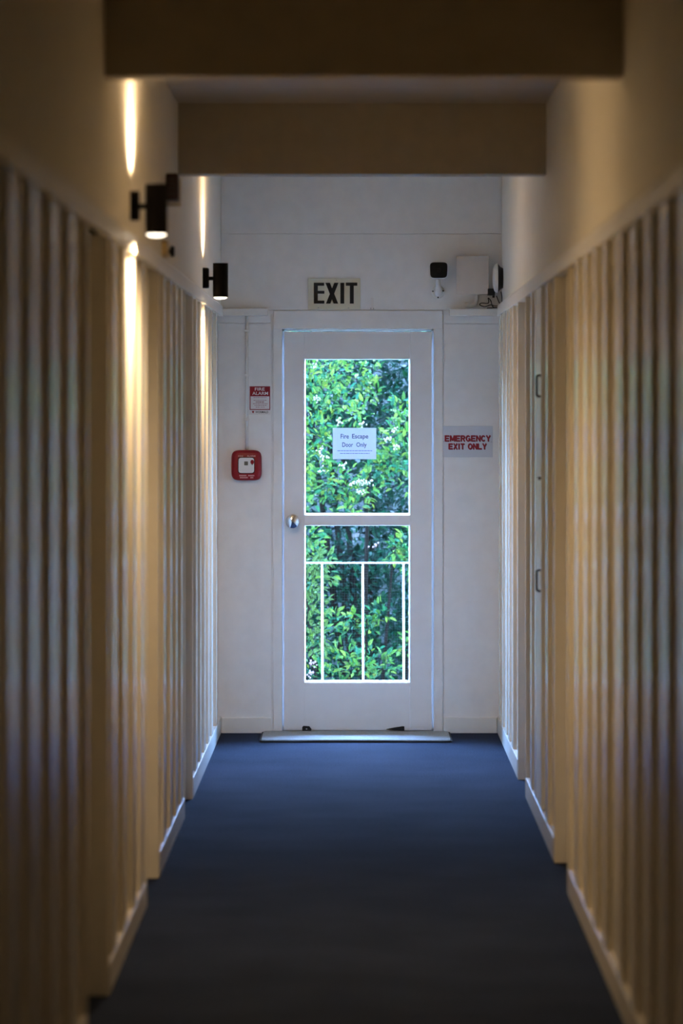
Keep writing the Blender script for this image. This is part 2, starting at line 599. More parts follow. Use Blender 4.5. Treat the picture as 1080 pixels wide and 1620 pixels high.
# side doors in their recesses
def side_door(n, side, y0, y1, label):
    s = side['s']
    d = tag(sbox('door_%d' % n, side, side['rec'], side['rec'] + 0.04, y0 + 0.03, y1 - 0.03, 0.012, RAIL0 - 0.03, 'door', None, 0.003), label, 'door', kind='structure')
    for a, b in ((y0, y0 + 0.03), (y1 - 0.03, y1)):
        sbox('door_jamb', side, side['sk'] + 0.001, side['rec'] + 0.06, a, b, 0.0, RAIL0 + 0.004, 'panel', d, 0.002)
    sbox('door_head', side, side['rec'] - 0.02, side['rec'] + 0.06, y0 + 0.03, y1 - 0.03, RAIL0 - 0.03, RAIL0 + 0.004, 'panel', d)
    yk = y0 + 0.1
    k = lathe('door_knob', [(0, 0.0), (0.026, 0.0), (0.026, 0.006), (0.01, 0.008), (0.01, 0.03), (0.022, 0.036), (0.026, 0.048), (0.02, 0.058), (0, 0.061)], 'chrome', d, 20, 'X')
    k.location = (s * side['rec'], yk, 1.0)
    if s > 0:
        k.rotation_euler = (0, 0, math.pi)
    return d
side_door(2, LW, *doorsL[0], 'recessed white side door just before the nearer black wall light')
side_door(3, LW, *doorsL[1], 'recessed white side door just past the nearer black wall light')
side_door(4, LW, *doorsL[2], 'recessed white side door just before the farther black wall light')
side_door(5, RW, *doorsR[0], 'recessed white side door opposite the lights, the one nearer the viewer')
side_door(6, RW, *doorsR[1], 'recessed white side door opposite the lights, the one nearer the end wall')

# ceiling beams
for y, lab in ((1.9, 'painted cross beam overhead behind the first visible one'),
               (6.1, 'painted cross beam overhead just out of view'),
               (10.28, 'dark painted cross beam at the very top, nearest the viewer'),
               (14.5, 'painted cross beam halfway to the exit door, above the farther wall light')):
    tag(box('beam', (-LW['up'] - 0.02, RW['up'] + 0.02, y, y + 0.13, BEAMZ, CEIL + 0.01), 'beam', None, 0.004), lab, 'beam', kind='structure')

# ------------------------------------------------------------------ end wall
DX0, DX1 = -0.375, 0.375           # door leaf
DTOP = Z(524)
endw = tag(box('wall_end', (-OUT, -0.42, YE, YE + 0.1, 0, CEIL), 'endwall'), 'white end wall around the glazed exit door', 'wall', kind='structure')
box('wall_block', (0.42, OUT, YE, YE + 0.1, 0, CEIL), 'endwall', endw)
box('wall_block', (-0.43, 0.432, YE, YE + 0.1, 2.06, CEIL), 'endwall', endw)
# panel sheets with visible joints
LXP, RXP = -LW['pan'] + 0.002, RW['pan'] - 0.002
box('wall_panel', (LXP, -0.4385, YE - 0.006, YE, 0.0, Z(512)), 'endwall', endw, 0.0015)
box('wall_panel', (LXP, -0.4385, YE - 0.009, YE, Z(511), Z(497)), 'endwall', endw, 0.0015)
box('wall_panel', (0.4335, RXP, YE - 0.006, YE, 0.0, Z(513)), 'endwall', endw, 0.0015)
box('wall_panel', (0.4335, RXP, YE - 0.009, YE, Z(512), Z(497)), 'endwall', endw, 0.0015)
box('wall_panel', (-LW['up'] + 0.001, RW['up'] - 0.001, YE - 0.006, YE, Z(490.5), Z(370.6)), 'endwall', endw, 0.0015)
box('wall_panel', (-LW['up'] + 0.001, RW['up'] - 0.001, YE - 0.009, YE, Z(369.6), CEIL), 'endwall', endw, 0.0015)
tag(box('baseboard_end', (-LW['sk'] + 0.002, -0.4385, YE - 0.02, YE - 0.004, 0, 0.078), 'trim', None, 0.003), 'short white skirting under the red fire alarm call point', 'skirting board', kind='structure')
tag(box('baseboard_end', (0.4335, RW['sk'] - 0.002, YE - 0.02, YE - 0.004, 0, 0.078), 'trim', None, 0.003), 'short white skirting under the emergency exit only sign', 'skirting board', kind='structure')
# shelf-like rail ends on the end wall
tag(box('trim_3', (-LW['up'] + 0.002, X(424), YE - 0.055, YE - 0.006, Z(499.5), Z(488.5)), 'trim', None, 0.003), 'short white ledge above the red fire alarm call point', 'ledge', kind='structure')
tag(box('trim_4', (X(710), RW['up'] - 0.002, YE - 0.10, YE - 0.006, Z(500), Z(489.5)), 'trim', None, 0.003), 'short white ledge under the junction box and cables', 'ledge', kind='structure')

# door frame as parts of the exit door
exitd = empty('door_1', (0, YE, 0), 'white exit door with two tall wired glass panes', 'door')
exitd['kind'] = 'structure'
def ebox(name, b, mat, parent=exitd, bev=0.0):      # world box -> local to the door
    return box(name, (b[0], b[1], b[2] - YE, b[3] - YE, b[4], b[5]), mat, parent, bev)
fr = ebox('door_frame', (X(432.5), X(446), YE - 0.012, YE + 0.1, 0, Z(520)), 'endwall', bev=0.002)
ebox('door_frame', (X(686), X(700), YE - 0.012, YE + 0.1, 0, Z(520)), 'endwall', bev=0.002)
ebox('door_frame', (X(432.5), X(700), YE - 0.012, YE + 0.1, Z(520), Z(491.5)), 'endwall', bev=0.002)
for b_ in ((X(445.6), X(449.3), 0.0, Z(520)), (X(682.7), X(686.4), 0.0, Z(520)), (X(446), X(686), Z(523.6), Z(519.6))):
    ebox('door_seal', (b_[0], b_[1], YE + 0.041, YE + 0.046, b_[2], b_[3]), 'seal')  # added translucent strip, passes sky light for the bright line round the door
ebox('door_sill', (X(446), X(686), YE - 0.004, YE + 0.12, -0.02, 0.008), 'steel')
GX0, GX1 = X(481), X(648.5)
G = [(Z(815), Z(567.5)), (Z(1080), Z(831))]      # upper and lower panes: bottom, top
y0, y1 = YE + 0.004, YE + 0.046
ebox('weather_strip', (X(446), X(686), YE + 0.047, YE + 0.06, 0.0, 0.03), 'door')
ebox('stile', (DX0 + 0.001, GX0, y0, y1, 0.013, DTOP - 0.002), 'door', bev=0.001)
ebox('stile', (GX1, DX1 - 0.001, y0, y1, 0.013, DTOP - 0.002), 'door', bev=0.001)
ebox('top_rail', (GX0 + 0.0006, GX1 - 0.0006, y0, y1, G[0][1], DTOP - 0.002), 'door', bev=0.001)
ebox('lock_rail', (GX0 + 0.0006, GX1 - 0.0006, y0, y1, G[1][1], G[0][0]), 'door', bev=0.001)
ebox('bottom_rail', (GX0 + 0.0006, GX1 - 0.0006, y0, y1, 0.013, G[1][0]), 'door', bev=0.001)
for (z0, z1) in G:
    # splayed beads around the pane, narrowing outwards
    bm = bmesh.new()
    o = [(GX0, z0), (GX1, z0), (GX1, z1), (GX0, z1)]
    e = 0.006
    i = [(GX0 + e, z0 + e * 1.3), (GX1 - e, z0 + e * 1.3), (GX1 - e, z1 - e * 0.7), (GX0 + e, z1 - e * 0.7)]
    a = [bm.verts.new((x, 0.005, z)) for x, z in o]
    b = [bm.verts.new((x, 0.060, z)) for x, z in i]
    c = [bm.verts.new((x, 0.060, z)) for x, z in o]
    for k in range(4):
        k2 = (k + 1) % 4
        bm.faces.new((a[k], a[k2], b[k2], b[k]))
        bm.faces.new((b[k], b[k2], c[k2], c[k]))
        bm.faces.new((c[k], c[k2], a[k2], a[k]))
    bead = link('glazing_bead', bm_mesh('glazing_bead', bm), 'railwhite', exitd)
    pane = ebox('pane', (GX0 + 0.003, GX1 - 0.003, YE + 0.030, YE + 0.036, z0 + 0.003, z1 - 0.003), 'glass')
    bm = bmesh.new()
    pitch, t = 0.0127, 0.00035
    nx = int((GX1 - GX0) / pitch)
    for k in range(1, nx):
        x = GX0 + k * (GX1 - GX0) / nx
        add_box(bm, x - t, x + t, 0.0325, 0.0332, z0 + 0.004, z1 - 0.004)
    nz_ = int((z1 - z0) / pitch)
    for k in range(1, nz_):
        z = z0 + k * (z1 - z0) / nz_
        add_box(bm, GX0 + 0.004, GX1 - 0.004, 0.0325, 0.0332, z - t, z + t)
    tag(link('wire_mesh', bm_mesh('wire_mesh', bm), 'wire', pane), kind='stuff')
kb = lathe('door_knob', [(0, 0.0), (0.030, 0.0), (0.031, 0.004), (0.012, 0.007), (0.012, 0.026), (0.024, 0.032), (0.031, 0.044), (0.030, 0.054), (0.018, 0.061), (0, 0.062)], 'chrome', exitd, 28, 'Y')
kb.location = (X(462.5), 0.004, Z(824.5))
kb.rotation_euler = (0, 0, math.pi)
kb.scale = (1.13, 1.13, 1.13)
kb['label'] = 'polished chrome round knob'

# ------------------------------------------------------------------ wall lights
def wall_light(y, zc, label, lit=LAMP_W):
    xw = -LW['up']
    t = empty('wall_light', (xw, y, zc), label, 'wall light', 'black up and down wall lights')
    ax = 0.079
    H = 0.076
    R = 0.034
    plate = super_rect(0.062, 0.092, 6)
    bm = bmesh.new()
    a = [bm.verts.new((0.0, p[0], p[1] + 0.01)) for p in plate]
    b = [bm.verts.new((0.022, p[0], p[1] + 0.01)) for p in plate]
    c = [bm.verts.new((0.027, p[0] * .9, p[1] * .93 + 0.01)) for p in plate]
    bm.faces.new(a); bm.faces.new(c)
    for k in range(len(a)):
        k2 = (k + 1) % len(a)
        bm.faces.new((a[k], a[k2], b[k2], b[k]))
        bm.faces.new((b[k], b[k2], c[k2], c[k]))
    link('wall_plate', bm_mesh('wall_plate', bm), 'black', t)
    tube('arm', [(0.02, 0, 0.008), (ax - R + 0.004, 0, 0.008)], 0.0085, 'black', t, 12)
    lathe('housing', [(R - 0.004, -H + 0.012), (R - 0.004, -H), (R, -H), (R, H - 0.008), (R - 0.0008, H - 0.008), (R - 0.0008, H - 0.006), (R, H - 0.006), (R, H), (R - 0.004, H), (R - 0.004, H - 0.012)], 'black', t, 32, 'Z', (ax, 0, 0))
    for sgn in (-1, 1):
        lathe('lamp_lens', [(0, sgn * (H - 0.014)), (R - 0.0042, sgn * (H - 0.012)), (R - 0.005, sgn * (H + (0.004 if sgn < 0 else -0.006))), (R * .55, sgn * (H + (0.009 if sgn < 0 else -0.005))), (0, sgn * (H + (0.0105 if sgn < 0 else -0.005)))], 'lamp', t, 28, 'Z', (ax, 0, 0))
        ld = bpy.data.lights.new('lamp_beam', 'SPOT')
        ld.energy = lit * (1.0 if sgn < 0 else 0.85)
        ld.color = LAMP_COL
        ld.spot_size = math.radians(172 if sgn < 0 else 168)
        ld.spot_blend = 0.55 if sgn < 0 else 1.0
        ld.shadow_soft_size = 0.022
        lo = bpy.data.objects.new('lamp_beam', ld)
        C.objects.link(lo)
        lo.parent = t
        lo.location = (ax, 0, sgn * (H + 0.026))
        if sgn > 0:
            lo.rotation_euler = (math.pi, 0, 0)
    return t
wall_light(11.46, 2.245, 'black cylinder wall light, the larger one nearer the viewer')
wall_light(16.8, 2.217, 'black cylinder wall light, the smaller one nearer the exit door', LAMP_W * 0.78)
wall_light(5.95, 2.25, 'added dim wall light beside the viewer, out of frame, lifting the nearest beam', LAMP_W * 0.075)  # unseen lamp, added so the nearest beam does not go black

# ------------------------------------------------------------------ end wall objects
YW = YE - 0.006
# exit sign
sg = empty('exit_sign', (X(528.5), YW, Z(489)), 'aged cream sign with black EXIT lettering above the door', 'sign')
def sloc(o, e=None):
    return (o.location.x, o.location.y, o.location.z)
def local(me, t):
    me.transform(Matrix.Translation(-Vector(t.location)))
    return me
def tbox(t, name, b, mat, bev=0.0, parent=None):
    bm = bmesh.new()
    add_box(bm, *b, bev=bev)
    bm.transform(Matrix.Translation(-Vector(t.location)))
    return link(name, bm_mesh(name, bm), mat, parent or t)
def ttext(t, txt, u0, u1, v0, v1, y, mat, bold=0.0, parent=None):
    me = text_mesh(txt, X(u0), X(u1), Z(v1), Z(v0), y, bold)
    local(me, t)
    return link('lettering', me, mat, parent or t)
tbox(sg, 'board', (X(487), X(570), YW - 0.006, YW, Z(489.6), Z(440.5)), 'signcream', 0.0015)
tv, bv = Z(447.5), Z(480.5)
hh = tv - bv
def letter(polys):
    bm = bmesh.new()
    for k, poly in enumerate(polys):
        add_prism_y(bm, [(X(a), Z(b)) for a, b in poly], YW - 0.0072 - 0.0001 * k, YW - 0.006)
    bm.transform(Matrix.Translation(-Vector(sg.location)))
    link('lettering', bm_mesh('lettering', bm), 'blackink', sg)
def R4(a, b, c, d):
    return [(a, b), (c, b), (c, d), (a, d)]
letter([R4(496.3, 447.5, 502.6, 480.5), R4(496.3, 447.5, 512.6, 452.2), R4(496.3, 460.2, 513, 464.8), R4(496.3, 475.6, 513, 480.5)])
letter([[(514.6, 447.5), (521.6, 447.5), (534.8, 480.5), (527.6, 480.5)], [(528.6, 447.5), (535.2, 447.5), (522.4, 480.5), (515.4, 480.5)]])
letter([R4(538.2, 447.5, 544.3, 480.5)])
letter([R4(546.9, 447.2, 565, 452.2), R4(553.2, 447.5, 559.4, 480.5)])
for (u, v) in ((503.5, 487), (551, 487.5), (532, 443.5)):
    lathe('screw', [(0, -0.0085), (0.0028, -0.008), (0.003, -0.006)], 'steel', sg, 10, 'Y', (X(u) - sg.location.x, 0, Z(v) - sg.location.z))

# emergency exit only sign
es = empty('exit_notice', (X(739.5), YW, Z(723)), 'pale grey plate with red EMERGENCY EXIT ONLY lettering', 'sign')
tbox(es, 'plate', (X(700), X(779), YW - 0.004, YW, Z(723.3), Z(674)), 'signgrey', 0.001)
for txt, a in (('EMERGENCY', (703.4, 775.2, 688.6, 698.2)), ('EXIT ONLY', (709.4, 769, 701.4, 710.8))):
    for du, yy, mt_, gr in ((0.55, YW - 0.0043, 'blackink', 0.0), (0.0, YW - 0.0050, 'redink', 0.0)):
        me = stroke_text(txt, X(a[0] + du), X(a[1] + du), Z(a[3] + du), Z(a[2] + du), yy, 0.0068, gr)
        local(me, es)
        link('lettering', me, mt_, es)
for (u, v) in ((702, 698.5), (776.5, 699)):
    lathe('screw', [(0, -0.0062), (0.0022, -0.006), (0.0024, -0.004)], 'steel', es, 10, 'Y', (X(u) - es.location.x, 0, Z(v) - es.location.z))

# fire alarm instruction sign
fs = empty('fire_alarm_sign', (X(411), YW, Z(656)), 'small red and white FIRE ALARM instruction sign above the call point', 'sign')
tbox(fs, 'plate', (X(394), X(428), YW - 0.002, YW, Z(656), Z(610.5)), 'signwhite', 0.0005)
tbox(fs, 'red_header', (X(395), X(427.2), YW - 0.0026, YW - 0.0015, Z(627), Z(611.3)), 'redink')
for b in ((395, 396.2, 626.5, 648.3), (426, 427.2, 626.5, 648.3), (395, 427.2, 647.2, 648.5)):
    tbox(fs, 'red_border', (X(b[0]), X(b[1]), YW - 0.0026, YW - 0.0015, Z(b[3]), Z(b[2])), 'redink')
ttext(fs, 'FIRE', 403, 418.6, 613.2, 618, YW - 0.0029, 'whiteink', 0.015)
ttext(fs, 'ALARM', 399, 424, 619.8, 624.8, YW - 0.0029, 'whiteink', 0.012)
for v, u0, u1, mt in ((629, 401, 421.5, 'pinkink'), (633.2, 401, 421.5, 'pinkink'), (636, 404.5, 419, 'redink'), (638.8, 400, 423, 'pinkink'), (641.4, 402.5, 421.5, 'pinkink'), (644.2, 404.5, 410.5, 'pinkink'), (644.2, 412, 418.5, 'pinkink')):
    u = u0
    bm = bmesh.new()
    while u < u1 - 0.8:
        wd = min(random.uniform(1.6, 4.2), u1 - u)
        add_box(bm, X(u), X(u + wd), YW - 0.0026, YW - 0.0018, Z(v + 0.55), Z(v - 0.55))
        u += wd + 0.6
    bm.transform(Matrix.Translation(-Vector(fs.location)))
    link('fine_print', bm_mesh('fine_print', bm), mt, fs)
ttext(fs, 'WORMALD', 404, 424.3, 650.2, 653.6, YW - 0.0029, 'blackink', 0.015)
prism('emblem', [(X(a) - fs.location.x, Z(b) - fs.location.z) for a, b in ((398.4, 650.2), (402, 650.2), (400.9, 653.6), (399.6, 653.6))], -0.0029, -0.0015, 'redink', fs)

# call point
cp = empty('fire_alarm_call_point', (X(390), YW, Z(760)), 'red square fire alarm call point with white centre', 'fire alarm')
cx, cz = 0.0, Z(736) - cp.location.z
bm = bmesh.new()
rows = []
for wv, e, yv in ((0.152, 5.5, 0.0), (0.154, 5.0, -0.016), (0.152, 5.0, -0.034), (0.142, 4.8, -0.044), (0.12, 4.6, -0.048)):
    rows.append([bm.verts.new((cx + a, yv, cz + b)) for a, b in super_rect(wv, wv, e, 48)])
for a, b in zip(rows, rows[1:]):
    for k in range(48):
        bm.faces.new((a[k], a[(k + 1) % 48], b[(k + 1) % 48], b[k]))
bm.faces.new(rows[-1]); bm.faces.new(rows[0])
link('housing', bm_mesh('housing', bm, True), 'red', cp)
prism('frame', [(a, cz + b) for a, b in super_rect(0.086, 0.084, 7)], -0.0505, -0.044, 'darkred', cp)
el = prism('press_plate', [(a, cz + b) for a, b in super_rect(0.079, 0.077, 7)], -0.0515, -0.046, 'whiteplastic', cp)
prism('press_mark', [(a - 0.001, cz + 0.010 + b) for a, b in super_rect(0.019, 0.020, 9)], -0.0522, -0.050, paint('grey_print', (0.16, 0.16, 0.13), 0.6, 0.2), el)
prism('indicator', [(a + 0.030, cz + 0.017 + b) for a, b in super_rect(0.018, 0.022, 2.2)], -0.0535, -0.050, 'redink', el)
prism('key_hole', [(a + 0.030, cz + 0.004 + b) for a, b in super_rect(0.006, 0.004, 2.2)], -0.0525, -0.050, 'blackink', el)
def ctext(txt, u0, u1, v0, v1, bold=0.01):
    me = text_mesh(txt, X(u0), X(u1), Z(v1), Z(v0), YW - 0.0488, bold)
    local(me, cp)
    link('lettering', me, 'pinkwhite', cp)
M['pinkwhite'] = paint('pale_print', (0.66, 0.36, 0.34), 0.5, 0.3, 0.05, 0)
ctext('FIRE', 377.3, 385, 720.3, 722.6)
ctext('ALARM', 391, 404.3, 720.0, 722.6)
for v, segs in ((752.1, ((379, 390), (393, 402.5))), (755.3, ((380, 392.5), (396.5, 401)))):
    for a, b in segs:
        bm = bmesh.new()
        u = a
        while u < b - 0.3:
            add_box(bm, X(u), X(min(u + 1.5, b)), YW - 0.0488, YW - 0.047, Z(v + 1.0), Z(v - 1.0))
            u += 2.0
        bm.transform(Matrix.Translation(-Vector(cp.location)))
        link('fine_print', bm_mesh('fine_print', bm), 'pinkwhite', cp)
# conduit
cd = empty('conduit', (X(390.5), YW, Z(712)), 'thin white conduit dropping from the ledge to the fire alarm', 'conduit')
zt = Z(500) - cd.location.z
tube('pipe', [(0, -0.009, -0.004), (0, -0.009, zt - 0.001)], 0.008, 'whiteplastic', cd, 12)
for f in (0.22, 0.55, 0.88):
    box('clip', (-0.013, 0.013, -0.0185, 0.0, zt * f, zt * f + 0.012), 'whiteplastic', cd, 0.002)

# paper notice on the glass
pn = empty('paper_notice', (X(560.5), YE + 0.028, Z(726)), 'white paper notice reading Fire Escape Door Only on the glass', 'notice')
yp = YE + 0.029
tbox(pn, 'sheet', (X(526), X(595), yp - 0.0006, yp, Z(726.5), Z(677)), 'paper')
def ptext(txt, u0, u1, v0, v1):
    ttext(pn, txt, u0, u1, v0, v1, yp - 0.0009, 'blueink', 0.012)
ptext('Fire', 538.6, 551.6, 686.6, 694.0)
ptext('Escape', 556.8, 582.4, 686.6, 696.0)
ptext('Door', 541.2, 558.2, 700.0, 707.2)
ptext('Only', 563.4, 579.8, 700.0, 709.2)
for v, u0, u1 in ((713.2, 533.5, 588.5), (717.4, 537.5, 584.5)):
    bm = bmesh.new()
    u = u0
    while u < u1 - 0.5:
        wd = min(random.uniform(2, 6), u1 - u)
        add_box(bm, X(u), X(u + wd), yp - 0.001, yp - 0.0005, Z(v + 0.6), Z(v - 0.6))
        u += wd + 0.7
    bm.transform(Matrix.Translation(-Vector(pn.location)))
    link('fine_print', bm_mesh('fine_print', bm), 'lightink', pn)

# security camera
sc = empty('security_camera', (X(692.5), YW, Z(462)), 'white bullet security camera with black front on the end wall', 'camera')
lathe('mount_base', [(0, 0), (0.034, 0.0), (0.034, -0.008), (0.028, -0.016), (0.0, -0.016)], 'whiteplastic', sc, 24, 'Y')
for dx, dz in ((-0.026, 0.003), (0.026, 0.005), (0.0, -0.028)):
    lathe('screw', [(0, -0.0175), (0.004, -0.017), (0.0045, -0.010)], 'blackink', sc, 10, 'Y', (dx, 0, dz))
tube('bracket', smooth_path([(0, -0.012, -0.006), (0, -0.045, -0.002), (0, -0.066, 0.02), (0, -0.07, 0.062)]), [0.017] * 7 + [0.015] * 6 + [0.013] * 6, 'whiteplastic', sc, 14)
lathe('swivel_joint', [(0, -0.013), (0.009, -0.010), (0.0125, 0.0), (0.009, 0.010), (0, 0.013)], 'steel', sc, 16, 'Z', (0, -0.07, 0.05))
hz = Z(428, YE - 0.15) - sc.location.z
def cam_outline(f):
    # slightly wider at the top
    return [(a * f * (1 + 0.9 * b), hz + b * f + 0.001) for a, b in super_rect(0.088, 0.080, 5.0, 40)]
bm = bmesh.new()
rings = []
for f, yy in ((0.80, -0.012), (1.0, -0.03), (1.0, -0.165), (0.97, -0.168)):
    rings.append([bm.verts.new((x, yy, z)) for x, z in cam_outline(f)])
for a, b in zip(rings, rings[1:]):
    for k in range(40):
        bm.faces.new((a[k], a[(k + 1) % 40], b[(k + 1) % 40], b[k]))
bm.faces.new(rings[0]); bm.faces.new(rings[-1])
link('camera_housing', bm_mesh('camera_housing', bm, True), 'whiteplastic', sc)
fc = prism('front_window', cam_outline(0.985), -0.174, -0.166, paint('camera_black', (0.003, 0.003, 0.003), 0.45, 0.2, 0.05, 0), sc)
lathe('lens', [(0, -0.1745), (0.012, -0.1745), (0.013, -0.173)], 'blackplastic', fc, 20, 'Y', (0, 0, hz))

# junction box
jb = empty('junction_box', (X(746), YW, Z(466)), 'beige square junction box beside the security camera', 'junction box')
tbox(jb, 'box_body', (X(722.5), X(770), YW - 0.055, YW, Z(465), Z(407.5)), 'beigeplastic', 0.003)
tbox(jb, 'lid', (X(721), X(772), YW - 0.068, YW - 0.053, Z(466), Z(405.8)), 'beigeplastic', 0.002)
cb = empty('conduit_elbow', (X(745), YW, Z(489)), 'short bent white conduit under the beige junction box', 'conduit')
tube('pipe', smooth_path([(-0.022, -0.022, 0.02), (-0.012, -0.024, 0.016), (0.004, -0.025, 0.019), (0.022, -0.025, 0.034), (0.028, -0.025, 0.07)]), 0.0105, 'whiteplastic', cb, 12)
lathe('socket_end', [(0.0105, 0), (0.0135, 0), (0.0135, 0.018), (0.0105, 0.018), (0.0105, 0)], 'whiteplastic', cb, 16, 'X', (-0.032, -0.022, 0.021))

# round wireless unit on the right wall
yd = 18.82
rd = empty('wireless_unit', (RW['up'], yd, Z(440, yd)), 'round white wireless unit with black base in the corner', 'wireless unit')
lathe('base', [(0, 0), (0.050, 0), (0.056, -0.012), (0.068, -0.022), (0.074, -0.027), (0, -0.027)], 'blackplastic', rd, 32, 'X')
lathe('cover', [(0.0745, -0.0265), (0.0745, -0.031), (0.066, -0.043), (0.045, -0.050), (0, -0.053)], 'whiteplastic', rd, 32, 'X')
ad = empty('power_adapter', (X(777, 18.9), YE - 0.055, Z(467, 18.9)), 'small black power adapter with a cable beside the junction box', 'adapter')
box('adapter_body', (-0.018, 0.019, -0.026, 0.049, 0.0, 0.034), 'blackplastic', ad, 0.004)
box('cable_collar', (0.006, 0.018, -0.012, 0.0, -0.012, 0.002), 'blackplastic', ad, 0.002)
zl = Z(489.5)
cab = empty('cable', (X(760), YE - 0.06, zl), 'loose black cable looped on the white ledge', 'cable')
def wv(u, v, dy=0.0):
    return (X(u, 18.94) - cab.location.x, dy, Z(v, 18.94) - cab.location.z)
tube('cord', smooth_path([wv(785, 468), wv(788, 476, -.005), wv(791, 484, -.01), wv(786, 486.6, -.02), wv(779, 485.5, -.02), wv(776, 476, -.005), wv(772, 471.5, 0), wv(773, 478, .01), wv(770, 480, .0), wv(761, 479.6, -.01), wv(758.5, 482.5, -.02), wv(766, 485.4, -.025), wv(776, 482.5, -.02), wv(781, 484, -.025), wv(787, 484.5, -.03), wv(793, 486, -.02)], 7), 0.0026, 'cable', cab, 6)
tube('cord', smooth_path([wv(791.5, 462, -.06), wv(793, 470, -.05), wv(793.6, 480, -.03), wv(793, 486.6, -.02), wv(783, 487, -.01), wv(770, 487.2, 0)], 7), 0.0024, 'cable', cab, 6)

# small clip on the door head ledge
hk = empty('cable_clip', (X(588.5), YW, Z(489.5)), 'tiny white clip on the wall between exit sign and camera', 'clip')
box('back_plate', (-0.006, 0.006, -0.004, 0, 0.0, 0.058), 'whiteplastic', hk, 0.001)
for dx in (-0.007, 0.007):
    box('prong', (dx - 0.0022, dx + 0.0022, -0.014, 0, 0.0, 0.008), 'steel', hk, 0.0006)

# ------------------------------------------------------------------ things on the left wall
so = empty('alarm_sounder', (-LW['up'], 13.60, 2.385), 'dark red alarm sounder high on the wall past the nearer light', 'alarm')
box('back_box', (0, 0.052, 0.06, 0.16, -0.012, 0.09), 'whiteplastic', so, 0.003)
bm = bmesh.new()
add_box(bm, 0, 0.044, -0.045, 0.06, 0.008, 0.104, 0.006)
link('sounder_body', bm_mesh('sounder_body', bm), 'darkred', so)
for k in range(4):
    box('grille_slot', (0.01, 0.034, -0.0458, -0.044, 0.026 + k * 0.018, 0.034 + k * 0.018), 'blackplastic', so)
sw = empty('wall_switch', (-LW['up'], 13.40, RAIL1 + 0.002), 'yellowed cream switch with black knob on the picture rail', 'switch')
bm = bmesh.new()
pl = super_rect(0.20, 0.062, 3.2)
a = [bm.verts.new((0.0, p[0] - 0.02, p[1] + 0.032)) for p in pl]
b = [bm.verts.new((0.018, p[0] * .96 - 0.02, p[1] * .95 + 0.032)) for p in pl]
bm.faces.new(a); bm.faces.new(b)
for k in range(len(a)):
    bm.faces.new((a[k], a[(k + 1) % len(a)], b[(k + 1) % len(a)], b[k]))
link('switch_plate', bm_mesh('switch_plate', bm), 'cream', sw)
lathe('knob', [(0, 0.014), (0.008, 0.016), (0.0085, 0.022), (0.019, 0.024), (0.020, 0.034), (0.016, 0.038), (0, 0.039)], 'blackplastic', sw, 20, 'X', (0, 0.03, 0.026))
ol = empty('power_outlet', (-LW['pan'] , 13.31, 0.36), 'small white power outlet low on the battened wall', 'power outlet')
box('outlet_plate', (0, 0.010, -0.036, 0.036, 0, 0.116), 'whiteplastic', ol, 0.002)
box('outlet_switch', (0.009, 0.014, -0.008, 0.008, 0.084, 0.100), 'whiteplastic', ol, 0.001)
for dz in (0.03, 0.05):
    box('socket_slot', (0.0098, 0.0106, -0.012, 0.012, dz, dz + 0.004), 'blackplastic', ol)

# cupboard doors flush with the battens on the right wall
cu = empty('wall_cupboard', (RW['pan'], 14.63, SK), 'flush white wall cupboard with two black pull handles', 'cupboard')
ya, yb = -0.165, 0.262
for nm, z0, z1, hz0 in (('lower_door', 0.004, Z(757, 14.5) - SK - 0.002, 0.932 - SK), ('upper_door', Z(757, 14.5) - SK + 0.002, RAIL0 - SK - 0.003, 1.686 - SK)):
    d = box(nm, (-0.018, 0.0, ya, yb, z0, z1), 'trim', cu, 0.0015)
    yh = 14.51 - 14.63
    tube('handle', smooth_path([(-0.016, yh, hz0), (-0.027, yh, hz0), (-0.033, yh, hz0 + 0.006), (-0.034, yh, hz0 + 0.04), (-0.033, yh, hz0 + 0.075), (-0.027, yh, hz0 + 0.081), (-0.016, yh, hz0 + 0.081)], 4), 0.0042, 'black', d, 10)
box('latch', (-0.026, -0.018, ya + 0.05, ya + 0.09, Z(757, 14.5) - SK - 0.006, Z(757, 14.5) - SK + 0.006), 'black', cu, 0.001)

# ------------------------------------------------------------------ mat and bits at the door
mt = empty('door_mat', (-0.01, 18.70, 0.0), 'grey door mat with black rubber edge below the exit door', 'door mat')
def wavy(out, amp):
    return [(x, y, amp * (0.5 + 0.5 * math.sin(9 * x + 3 * y)) * (1 if y < 0 else 1.4)) for x, y in out]
def slab(name, W, D, z0, z1, e, mat, amp=0.0):
    bm = bmesh.new()
    out = super_rect(W, D, e, 72)
    a = [bm.verts.new((x, y, z0)) for x, y in out]
    b = [bm.verts.new((x, y, z1 + amp * (0.5 + 0.5 * math.sin(11 * x + 1.0)))) for x, y in out]
    bm.faces.new(b); bm.faces.new(list(reversed(a)))
    for k in range(len(a)):
        bm.faces.new((a[k], a[(k + 1) % len(a)], b[(k + 1) % len(a)], b[k]))
    return link(name, bm_mesh(name, bm), mat, mt)
slab('rubber_edge', 0.950, 0.540, 0.0, 0.008, 24, 'rubber', 0.002)
slab('pile', 0.932, 0.522, 0.007, 0.0125, 22, 'mat', 0.002)
wd = empty('door_wedge', (X(625), YE - 0.035, 0.015), 'black rubber wedge lying against the door foot', 'door wedge')
bm = bmesh.new()
add_prism_y(bm, [(-0.046, 0.006), (0.044, 0.0), (0.046, 0.003), (0.046, 0.020), (0.040, 0.021), (0.0, 0.015)], -0.016, 0.016)
link('wedge_body', bm_mesh('wedge_body', bm), 'rubber', wd)
box('grip_rib', (0.03, 0.033, -0.0162, 0.0162, 0.004, 0.0215), 'blackplastic', wd)
st = empty('door_stopper', (X(485), YE - 0.035, 0.012), 'small black rubber stopper at the hinge-side foot of the door'.replace('hinge-side ', 'knob-side '), 'door stop')
bm = bmesh.new()
